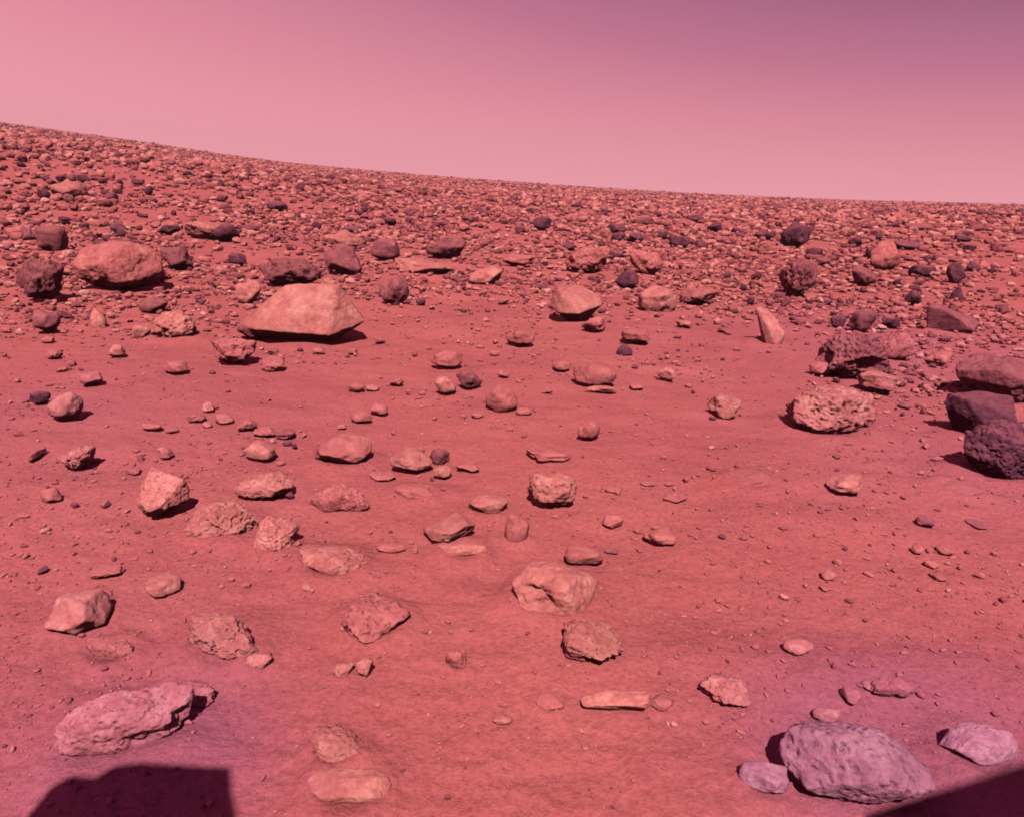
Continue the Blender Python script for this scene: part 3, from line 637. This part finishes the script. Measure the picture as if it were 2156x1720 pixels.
# smaller stones seen one by one: x, foot y, width, height, tone, kind
small = [
 (605,938,20,12,'dark','ang'),(620,944,13,11,'dark','ang'),(600,924,44,22,'grey','pit'),(520,905,46,24,'rosy','pit'),(556,918,50,22,'rosy','pit'),
 (438,868,26,24,'pale','ang'),(412,888,42,20,'rosy','pit'),(472,892,40,22,'pale','smooth'),(436,900,24,14,'pale','smooth'),(320,905,42,16,'rosy','slab'),
 (362,910,30,12,'rosy','slab'),(350,966,32,24,'rosy','smooth'),(192,812,50,32,'rosy','smooth'),(246,752,38,28,'pale','smooth'),(370,786,52,28,'rosy','slab'),
 (84,852,46,30,'dark','slab'),(76,968,30,36,'rosy','ang'),(90,1208,24,18,'dark','ang'),(1102,872,36,16,'rosy','slab'),(760,890,46,28,'rosy','smooth'),
 (797,874,40,28,'rosy','smooth'),(750,825,36,22,'rosy','smooth'),(785,822,30,14,'pale','slab'),(835,812,30,18,'rosy','slab'),(1182,782,38,24,'rosy','smooth'),
 (1403,802,38,30,'pale','ang'),(886,643,20,15,'dark','ang'),(572,782,56,34,'rosy','pit'),(610,1048,20,14,'dark','ang'),(280,998,34,16,'rosy','slab'),
 (822,1162,64,18,'rosy','slab'),(1072,1280,14,16,'dark','ang'),(645,1245,26,20,'pale','smooth'),(1288,1036,42,16,'rosy','slab'),(1364,1022,34,12,'rosy','slab'),
 (1745,1220,34,24,'pale','smooth'),(1738,1244,26,14,'rosy','smooth'),(1932,1166,28,22,'rosy','smooth'),(1990,1166,40,22,'rosy','smooth'),(1948,1106,42,24,'grey','smooth'),
 (2056,1112,50,20,'grey','slab'),(1962,1196,34,20,'rosy','smooth'),(1976,1222,40,20,'rosy','smooth'),(1520,1134,18,12,'dark','ang'),(1565,1136,20,8,'grey','ang'),
 (1650,1114,22,8,'grey','slab'),(1830,1454,36,24,'pale','smooth'),(1058,1524,44,22,'pale','smooth'),(1288,1165,30,14,'grey','ang'),(118,1690,10,6,'rosy','ang'),
 (1450,815,18,10,'rosy','smooth'),(1340,820,30,14,'rosy','smooth'),(1265,826,70,12,'pale','slab'),(1152,828,24,12,'rosy','slab'),(1060,795,26,14,'rosy','slab'),
 (1005,880,26,12,'rosy','smooth'),(1268,660,18,10,'dark','ang'),(740,745,26,12,'rosy','slab'),(800,722,24,14,'rosy','smooth'),(670,742,28,12,'rosy','slab'),
 (575,745,26,12,'grey','ang'),(100,722,30,16,'rosy','smooth'),(115,755,36,22,'rosy','pit'),(98,700,60,50,'grey','smooth'),(150,770,22,12,'rosy','smooth'),
 (1060,640,26,12,'rosy','slab'),(1140,610,30,14,'grey','slab'),(1205,660,26,30,'rosy','ang'),(1520,700,20,12,'grey','ang'),(1545,660,20,12,'grey','ang'),
 (1440,690,34,16,'pale','slab'),(1580,642,18,18,'dark','ang'),(1642,630,26,16,'dark','ang'),(1700,650,22,12,'grey','smooth'),(1745,640,18,12,'dark','ang'),
 (1790,640,20,12,'dark','ang'),(1818,615,16,12,'dark','ang'),(1888,602,18,18,'dark','ang'),(1930,605,26,16,'dark','ang'),(2046,570,24,22,'dark','ang'),
 (2050,760,22,16,'grey','ang'),(1990,720,26,18,'grey','ang'),(1900,650,22,14,'grey','ang'),(1950,800,24,16,'rosy','smooth'),(1905,860,30,12,'grey','slab'),
 (240,650,28,14,'rosy','slab'),(170,562,26,14,'dark','ang'),(136,470,30,18,'dark','slab'),(60,505,30,26,'grey','ang'),(355,490,48,20,'dark','slab'),
 (355,475,34,16,'rosy','smooth'),(523,488,50,16,'dark','slab'),(500,560,38,30,'dark','ang'),(447,608,14,16,'dark','ang'),(395,612,20,12,'rosy','smooth'),
 (88,414,26,24,'dark','ang'),(142,418,22,18,'grey','ang'),(233,428,34,24,'dark','ang'),(312,395,20,20,'dark','ang'),(176,380,30,18,'dark','slab'),
 (150,358,24,18,'grey','ang'),(94,366,22,14,'grey','ang'),(128,347,24,16,'dark','ang'),(214,352,22,12,'dark','ang'),(252,352,16,12,'dark','ang'),
 (290,358,30,16,'grey','ang'),(465,385,18,26,'dark','cone'),(425,388,16,16,'dark','cone'),(466,417,24,14,'dark','ang'),(582,437,40,20,'dark','ang'),
 (580,408,18,16,'grey','ang'),(640,460,26,14,'dark','ang'),(667,482,20,18,'dark','ang'),(665,500,14,14,'dark','ang'),(755,448,18,14,'dark','ang'),
 (745,490,50,16,'dark','slab'),(763,514,18,16,'dark','ang'),(822,474,26,18,'dark','ang'),(865,448,24,16,'grey','ang'),(965,447,18,16,'dark','ang'),
 (985,462,22,18,'grey','ang'),(930,478,30,16,'grey','ang'),(1142,478,36,26,'dark','ang'),(1095,492,22,22,'grey','ang'),(1200,527,30,18,'dark','ang'),
 (1302,486,32,20,'dark','ang'),(1302,506,30,18,'dark','ang'),(1338,510,34,20,'dark','pit'),(1298,548,34,20,'dark','ang'),(1395,502,22,20,'dark','ang'),
 (1430,522,46,28,'dark','ang'),(1477,527,28,18,'dark','ang'),(1505,488,30,22,'dark','ang'),(1415,460,20,14,'dark','ang'),(1465,468,34,18,'dark','ang'),
 (1355,470,40,18,'grey','ang'),(1550,492,22,14,'dark','ang'),(1600,500,24,16,'dark','ang'),(1622,504,20,18,'dark','ang'),(1530,586,20,14,'dark','ang'),
 (1565,612,16,14,'dark','ang'),(1445,578,26,12,'grey','ang'),(1715,545,36,24,'dark','ang'),(1730,560,28,18,'grey','ang'),(1802,520,32,22,'dark','ang'),
 (1845,506,28,22,'dark','ang'),(1835,545,26,34,'dark','ang'),(1876,566,20,18,'dark','ang'),(1975,550,30,16,'dark','ang'),(2042,532,30,18,'dark','ang'),
 (1660,492,16,14,'dark','ang'),(1740,505,24,12,'grey','ang'),(1940,480,50,14,'grey','slab'),(2030,505,36,16,'dark','ang'),(1900,462,26,14,'grey','ang'),
]
far_group = {'stone': 'small stones scattered over the red plain'}
for (x, yb, w, H, tone, kind) in small:
    if yb > 1680: continue
    o = place_rock(S, x, yb, w, H, tone, kind, undercut=0.5 if kind != 'slab' else 0.6)
    o['category'] = 'stone'; o['group'] = far_group['stone']
    o['_pic'] = [x, yb - H / 2, w, H]; o['_tone'] = tone; o['_kind'] = kind; o['_ref'] = ''

# further boulders of the rubble, spread over the plain beyond the open sand
rr = random.Random(42)
taken = [tuple(o['_pic']) for o in ROCKS]
def skyline(x): return float(np.interp(x, [s[0] for s in SKY], [s[1] for s in SKY]))
n_extra = 298 - len(ROCKS)
tries = 0
while n_extra > 0 and tries < 9000:
    tries += 1
    x = rr.uniform(-10, 2160)
    top = skyline(x) + 40
    bot = 640 if x < 1500 else 720
    y = top + (bot - top) * rr.random() ** 1.35
    w = rr.uniform(15, 26) * (0.65 + 0.75 * (y - top) / (bot - top))
    H = w * rr.uniform(0.45, 0.8)
    if any(abs(x - a) < (w + c) * 0.50 and abs(y - H / 2 - b) < (H + d) * 0.50 for a, b, c, d in taken): continue
    if y > 590 and 780 < x < 1560: continue
    tone = rr.choices(['dark', 'grey', 'rosy', 'pale'], [2.6, 3.2, 3.4, 3])[0]
    kind = rr.choices(['ang', 'pit', 'smooth', 'slab'], [4, 2, 2, 2])[0]
    o = place_rock(S if w < 22 else K, x, y, w, H, tone, kind)
    o['category'] = 'stone' if w < 22 else 'rock'
    o['group'] = 'rubble stones on the far plain' if w < 22 else 'rubble rocks on the far plain'
    o['_pic'] = [x, y - H / 2, w, H]; o['_tone'] = tone; o['_kind'] = kind; o['_ref'] = ''
    taken.append((x, y - H / 2, w, H)); n_extra -= 1

# labels for the stones without one: own look, and where they lie from a named landmark
TW = {'dark': 'dark', 'grey': 'grey', 'rosy': 'rosy', 'pale': 'pale', 'lavender': 'mauve'}
KW = {'ang': 'angular', 'pit': 'lumpy', 'smooth': 'rounded', 'slab': 'flat', 'cone': 'pointed'}
marks = [(o['_pic'][0], o['_pic'][1], o['_pic'][2], o['_pic'][3], o['_ref']) for o in ROCKS if o['_ref']]
used = set(o['label'] for o in ROCKS if 'label' in o)
for o in sorted([o for o in ROCKS if 'label' not in o], key=lambda o: -o['_pic'][2]):
    x, y, w, H = o['_pic']
    size = 'tiny' if w < 17 else 'small' if w < 30 else 'medium'
    look = f"{size} {TW[o['_tone']]} {KW[o['_kind']]} {o['category']}"
    cand = []
    for (mx, my, mw, mh, ref) in marks:
        dx, dy = x - mx, (y - my) * 1.6
        dist = math.hypot(dx, dy)
        gap = max(0, dist - mw / 2)
        far = 'just' if gap < 45 else '' if gap < 130 else 'well'
        ax, ay = abs(dx), abs(dy)
        if ay < 0.45 * ax: where = ('left of' if dx < 0 else 'right of')
        elif ax < 0.45 * ay: where = ('above' if dy < 0 else 'below')
        else: where = ('above and ' if dy < 0 else 'below and ') + ('left of' if dx < 0 else 'right of')
        cand.append((dist, f"{look} {far + ' ' if far else ''}{where} {ref}"))
    cand.sort()
    for _, s in cand:
        if s not in used and len(s.split()) <= 16: break
    used.add(s); o['label'] = s
for o in ROCKS:
    for k in ('_pic', '_ref', '_tone', '_kind'):
        if k in o: del o[k]

# ------------------------------------------------------------------ the ground
FT = np.array(FOOT)
def ground_height(x, y):
    h = terrain(x, y)
    for (cx, cy, r, amt) in FOOT:
        if r < 0.03 or math.hypot(cx, cy) > 14: continue
        m = (np.abs(x - cx) < 3 * r) & (np.abs(y - cy) < 3 * r)
        if not m.any(): continue
        d2 = ((x[m] - cx) ** 2 + (y[m] - cy) ** 2) / (r * r)
        h[m] += amt * r * np.exp(-((np.sqrt(d2) - 0.9) / 0.45) ** 2)
    return h
azs = np.concatenate([np.linspace(-180, -52, 48, endpoint=False), np.linspace(-52, 52, 760, endpoint=False), np.linspace(52, 180, 48, endpoint=False)])
rads = np.concatenate([[0.02, 0.3, 0.6], np.geomspace(0.8, 14, 430), np.geomspace(14.3, 520, 150)])
A, RR = np.meshgrid(np.radians(azs), rads)
gx, gy = (RR * np.sin(A)).ravel(), (RR * np.cos(A)).ravel()
gz = ground_height(gx, gy); ZMIN = float(gz.min())
na, nr = len(azs), len(rads)
j, i = np.meshgrid(np.arange(na), np.arange(nr - 1))
j2 = (j + 1) % na
faces = np.stack([i * na + j, i * na + j2, (i + 1) * na + j2, (i + 1) * na + j], -1).reshape(-1, 4)[:, ::-1]
ground = make_mesh('ground', np.stack([gx, gy, gz], 1), faces, soil_material(), smooth=True)
ground['kind'] = 'structure'

# ------------------------------------------------------------------ loose pebbles and far rubble, past counting
def scatter(name, n_list, mat, label):
    V, F, T = [], [], []
    base = 0
    rs = np.random.RandomState(3)
    protos = {}
    for lv in (0, 1, 2):
        lst = []
        for q in range(14):
            kind = ['ang', 'slab', 'pit', 'ang', 'smooth'][q % 5]
            v, f = rock_verts(lv, 2, 2 * rs.uniform(0.6, 0.9), 1.0, kind, 500 + q + 31 * lv, None, 0.35, rough=0.05)
            lst.append((v - np.array([0, 0, 0.12]), f))
        protos[lv] = lst
    for (x, y, s, lv, tone, z) in n_list:
        v, f = protos[lv][rs.randint(14)]
        a = rs.rand() * 6.283; c_, s_ = math.cos(a), math.sin(a)
        q = v * np.array([s / 2 * rs.uniform(0.8, 1.2), s / 2 * rs.uniform(0.7, 1.0), s * rs.uniform(0.4, 0.75)])
        p = np.stack([q[:, 0] * c_ - q[:, 1] * s_ + x, q[:, 0] * s_ + q[:, 1] * c_ + y, q[:, 2] + z], 1)
        V.append(p); F.append(f + base); base += len(p); T.append(np.full(len(p), tone))
    o = make_mesh(name, np.concatenate(V), np.concatenate(F), mat, smooth=False, attr=np.concatenate(T))
    o['kind'] = 'stuff'; o['label'] = label; o['category'] = name.replace('_', ' ')
    return o
rs = np.random.RandomState(11)
def sample(k, r0, r1, minpx, smax, density, tonefn, lvfn, azlim=50, maxpx=9.5):
    out = []
    n = rs.poisson(2 * math.radians(azlim) * k * (F_PX / minpx) ** 2 * math.log(r1 / r0))
    r = r0 * (r1 / r0) ** rs.rand(n); az = np.radians(rs.uniform(-azlim, azlim, n))
    s = minpx * r / F_PX / np.sqrt(np.maximum(rs.rand(n), 1e-6))
    keep = (s < maxpx * r / F_PX) & (s < smax + 0.0034 * np.maximum(r - 10, 0)) & (rs.rand(n) < density(r, az))
    r, az, s = r[keep], az[keep], s[keep]
    x, y = r * np.sin(az), r * np.cos(az)
    if len(FT):
        ok = np.ones(len(x), bool)
        for cx, cy, fr, _a in FOOT:
            ok &= (x - cx) ** 2 + (y - cy) ** 2 > (fr * 0.8) ** 2
        x, y, s, r = x[ok], y[ok], s[ok], r[ok]
    z = ground_height(x, y)
    for a in range(len(x)):
        px = s[a] / r[a] * F_PX
        out.append((x[a], y[a], s[a], lvfn(px), tonefn(), z[a]))
    return out
def far_density(r, az):
    start = np.where(az > 0.45, 4.2, np.where(az < -0.35, 6.0, 7.2))
    patch = 0.30 + 1.0 * ss(fbm(np.stack([r * np.sin(az) * 0.22, r * np.cos(az) * 0.22, r * 0], 1), 3, 4), -0.35, 0.4)
    return np.clip(ss(r, start, start * 1.5) * patch * (1 - 0.55 * ss(r, 120, 300)), 0, 1)
def far_tone():
    q = rs.rand()
    return rs.uniform(0.05, 0.2) if q < 0.12 else rs.uniform(0.2, 0.5) if q < 0.38 else rs.uniform(0.5, 0.78) if q < 0.88 else rs.uniform(0.75, 1.0)
rub = sample(0.13, 4.5, 330, 2.7, 0.46, far_density, far_tone, lambda px: 0 if px < 4 else 1 if px < 11 else 2)
rub += sample(0.17, 6.0, 120, 6.0, 0.6, far_density, lambda: rs.choice([rs.uniform(0.2, 0.4), rs.uniform(0.45, 0.7), rs.uniform(0.65, 0.85)]), lambda px: 2)
scatter('rubble', rub, scatter_material('rubble_rock'), 'dense rubble of dark and pale stones covering the far plain')
def near_density(r, az):
    p = vnoise(np.stack([r * np.sin(az) * 1.4, r * np.cos(az) * 1.9, r * 0 + 2], 1), 8)
    return np.clip(0.25 + 0.75 * ss(p, -0.2, 0.55) + 0.4 * ss(-az, 0.4, 0.6) * (r < 3), 0, 1)
def near_tone():
    q = rs.rand()
    return rs.uniform(0.2, 0.45) if q < 0.12 else rs.uniform(0.48, 0.68) if q < 0.85 else rs.uniform(0.70, 0.86)
peb = sample(0.026, 0.9, 9.5, 1.3, 0.08, near_density, near_tone, lambda px: 0 if px < 4 else 1 if px < 9 else 2)
scatter('pebbles', peb, scatter_material('pebble_rock'), 'loose pebbles and grit strewn over the near sand')

# ------------------------------------------------------------------ the lander behind the camera, whose shadow reaches the bottom of the view
def simple_mat(name, col, metal=0.0, rough=0.5):
    m, t, b = new_mat(name)
    b.inputs['Base Color'].default_value = (*col, 1); b.inputs['Metallic'].default_value = metal; b.inputs['Roughness'].default_value = rough
    return m
M_GREY = simple_mat('lander_grey_paint', (0.45, 0.45, 0.43)); M_WHITE = simple_mat('lander_white_paint', (0.75, 0.75, 0.72)); M_METAL = simple_mat('lander_metal', (0.5, 0.5, 0.5), 1.0, 0.4)
lander = bpy.data.objects.new('lander', None); COL.objects.link(lander)
lander.location = (0, -0.95, 0)
lander['label'] = 'grey three-legged space lander standing behind the viewpoint, its shadow on the sand'; lander['category'] = 'lander'
def part(name, bm, mat, bevel=0.0):
    me = bpy.data.meshes.new(name)
    if bevel: bmesh.ops.bevel(bm, geom=bm.edges[:], offset=bevel, segments=2, affect='EDGES')
    bmesh.ops.recalc_face_normals(bm, faces=bm.faces); bm.to_mesh(me); bm.free(); me.materials.append(mat)
    o = bpy.data.objects.new(name, me); COL.objects.link(o); o.parent = lander
    o.matrix_parent_inverse = Matrix.Translation(-lander.location)
    return o
def tube(bm, a, b, r, seg=14, r2=None):
    a, b = Vector(a), Vector(b); d = b - a
    m = Matrix.Translation((a + b) / 2) @ d.to_track_quat('Z', 'Y').to_matrix().to_4x4()
    bmesh.ops.create_cone(bm, cap_ends=True, segments=seg, radius1=r, radius2=r if r2 is None else r2, depth=d.length, matrix=m)
def prism(bm, pts, y0, y1):
    """outline in x, z pushed from y0 to y1"""
    a = [bm.verts.new((x, y0, z)) for x, z in pts]; b = [bm.verts.new((x, y1, z)) for x, z in pts]
    bm.faces.new(a); bm.faces.new(b[::-1])
    for k in range(len(pts)):
        q = (k + 1) % len(pts); bm.faces.new((a[k], b[k], b[q], a[q]))
# body: six-sided deck
bm = bmesh.new()
hexp = [(0.75 * math.cos(R(a)) * (1.0 if q % 2 else 0.86), 0.62 * math.sin(R(a)) - 0.98) for q, a in enumerate((12, 48, 132, 168, 235, 305))]
lo = [bm.verts.new((x, y, 0.42)) for x, y in hexp]; hi = [bm.verts.new((x, y, 0.84)) for x, y in hexp]
bm.faces.new(lo[::-1]); bm.faces.new(hi)
for k in range(6): q = (k + 1) % 6; bm.faces.new((lo[k], lo[q], hi[q], hi[k]))
part('body', bm, M_GREY, 0.02)
for (x, y) in ((-1.25, -0.75), (1.25, -0.75), (0, -2.2)):
    bm = bmesh.new(); c = Vector((x * 0.5, (y + 1) * 0.5 - 1.0, 0.55))
    tube(bm, c, (x, y, 0.12), 0.035); tube(bm, (c.x, c.y, 0.45), (x * 0.85, (y + 1) * 0.85 - 1, 0.2), 0.02)
    part('leg', bm, M_METAL)
    bm = bmesh.new(); tube(bm, (x, y, 0.0), (x, y, 0.10), 0.16, 24, 0.07); part('footpad', bm, M_METAL)
bm = bmesh.new(); tube(bm, (0, -0.24, 0.8), (0, -0.24, 1.22), 0.10, 24); tube(bm, (0, -0.24, 1.22), (0, -0.24, 1.42), 0.125, 24); part('camera_mast', bm, M_WHITE)
# unseen lander parts, outlines made up so their shadows land on the near sand
def toward_sun(dx, dy, yplane):
    p = ground_hit(dx * D2P, dy * D2P); t = (yplane - p.y) / sun_dir.y
    return p + sun_dir * t
YB = -0.30
outl = [(112, 1660), (165, 1634), (212, 1638), (250, 1612), (300, 1607), (486, 1613), (488, 1660), (500, 1725), (60, 1725)]
pts = [toward_sun(a, min(b, 1716), YB) for a, b in outl]
bm = bmesh.new(); prism(bm, [(p.x, p.z) for p in pts], YB - 0.12, YB); part('shadow_box', bm, M_WHITE)
cx = sum(p.x for p in pts) / len(pts); zb = min(p.z for p in pts)
bm = bmesh.new(); tube(bm, (cx, YB - 0.1, zb + 0.05), (cx * 0.7, -0.75, 0.80), 0.03); part('shadow_box_strut', bm, M_METAL)
dp = [toward_sun(a, b, YB) for a, b in ((1820, 1712), (2083, 1629), (2240, 1580), (2260, 1716))]
bm = bmesh.new(); prism(bm, [(p.x, p.z) for p in dp], YB - 0.05, YB); part('shadow_panel', bm, M_WHITE)
c4 = sum(dp, Vector()) / 4
bm = bmesh.new(); tube(bm, (c4.x, YB - 0.04, c4.z - 0.05), (0.45, -0.8, 0.82), 0.03); part('shadow_panel_mast', bm, M_METAL)

# ------------------------------------------------------------------ dusty air
hm = bpy.data.materials.new('dusty_air'); hm.use_nodes = True
t = hm.node_tree; t.nodes.clear()
o_ = t.nodes.new('ShaderNodeOutputMaterial'); v_ = t.nodes.new('ShaderNodeVolumePrincipled')
v_.inputs['Color'].default_value = (1.0, 0.60, 0.64, 1); v_.inputs['Density'].default_value = 0.0008
t.links.new(v_.outputs[0], o_.inputs['Volume'])
bm = bmesh.new(); bmesh.ops.create_cube(bm, size=1.0)
ztop = float(gz.max()) + 2
for v in bm.verts: v.co = (v.co.x * 1120, v.co.y * 1120, ZMIN - 1 if v.co.z < 0 else ztop)
me = bpy.data.meshes.new('haze'); bm.to_mesh(me); bm.free(); me.materials.append(hm)
hz = bpy.data.objects.new('haze', me); COL.objects.link(hz); hz['kind'] = 'stuff'
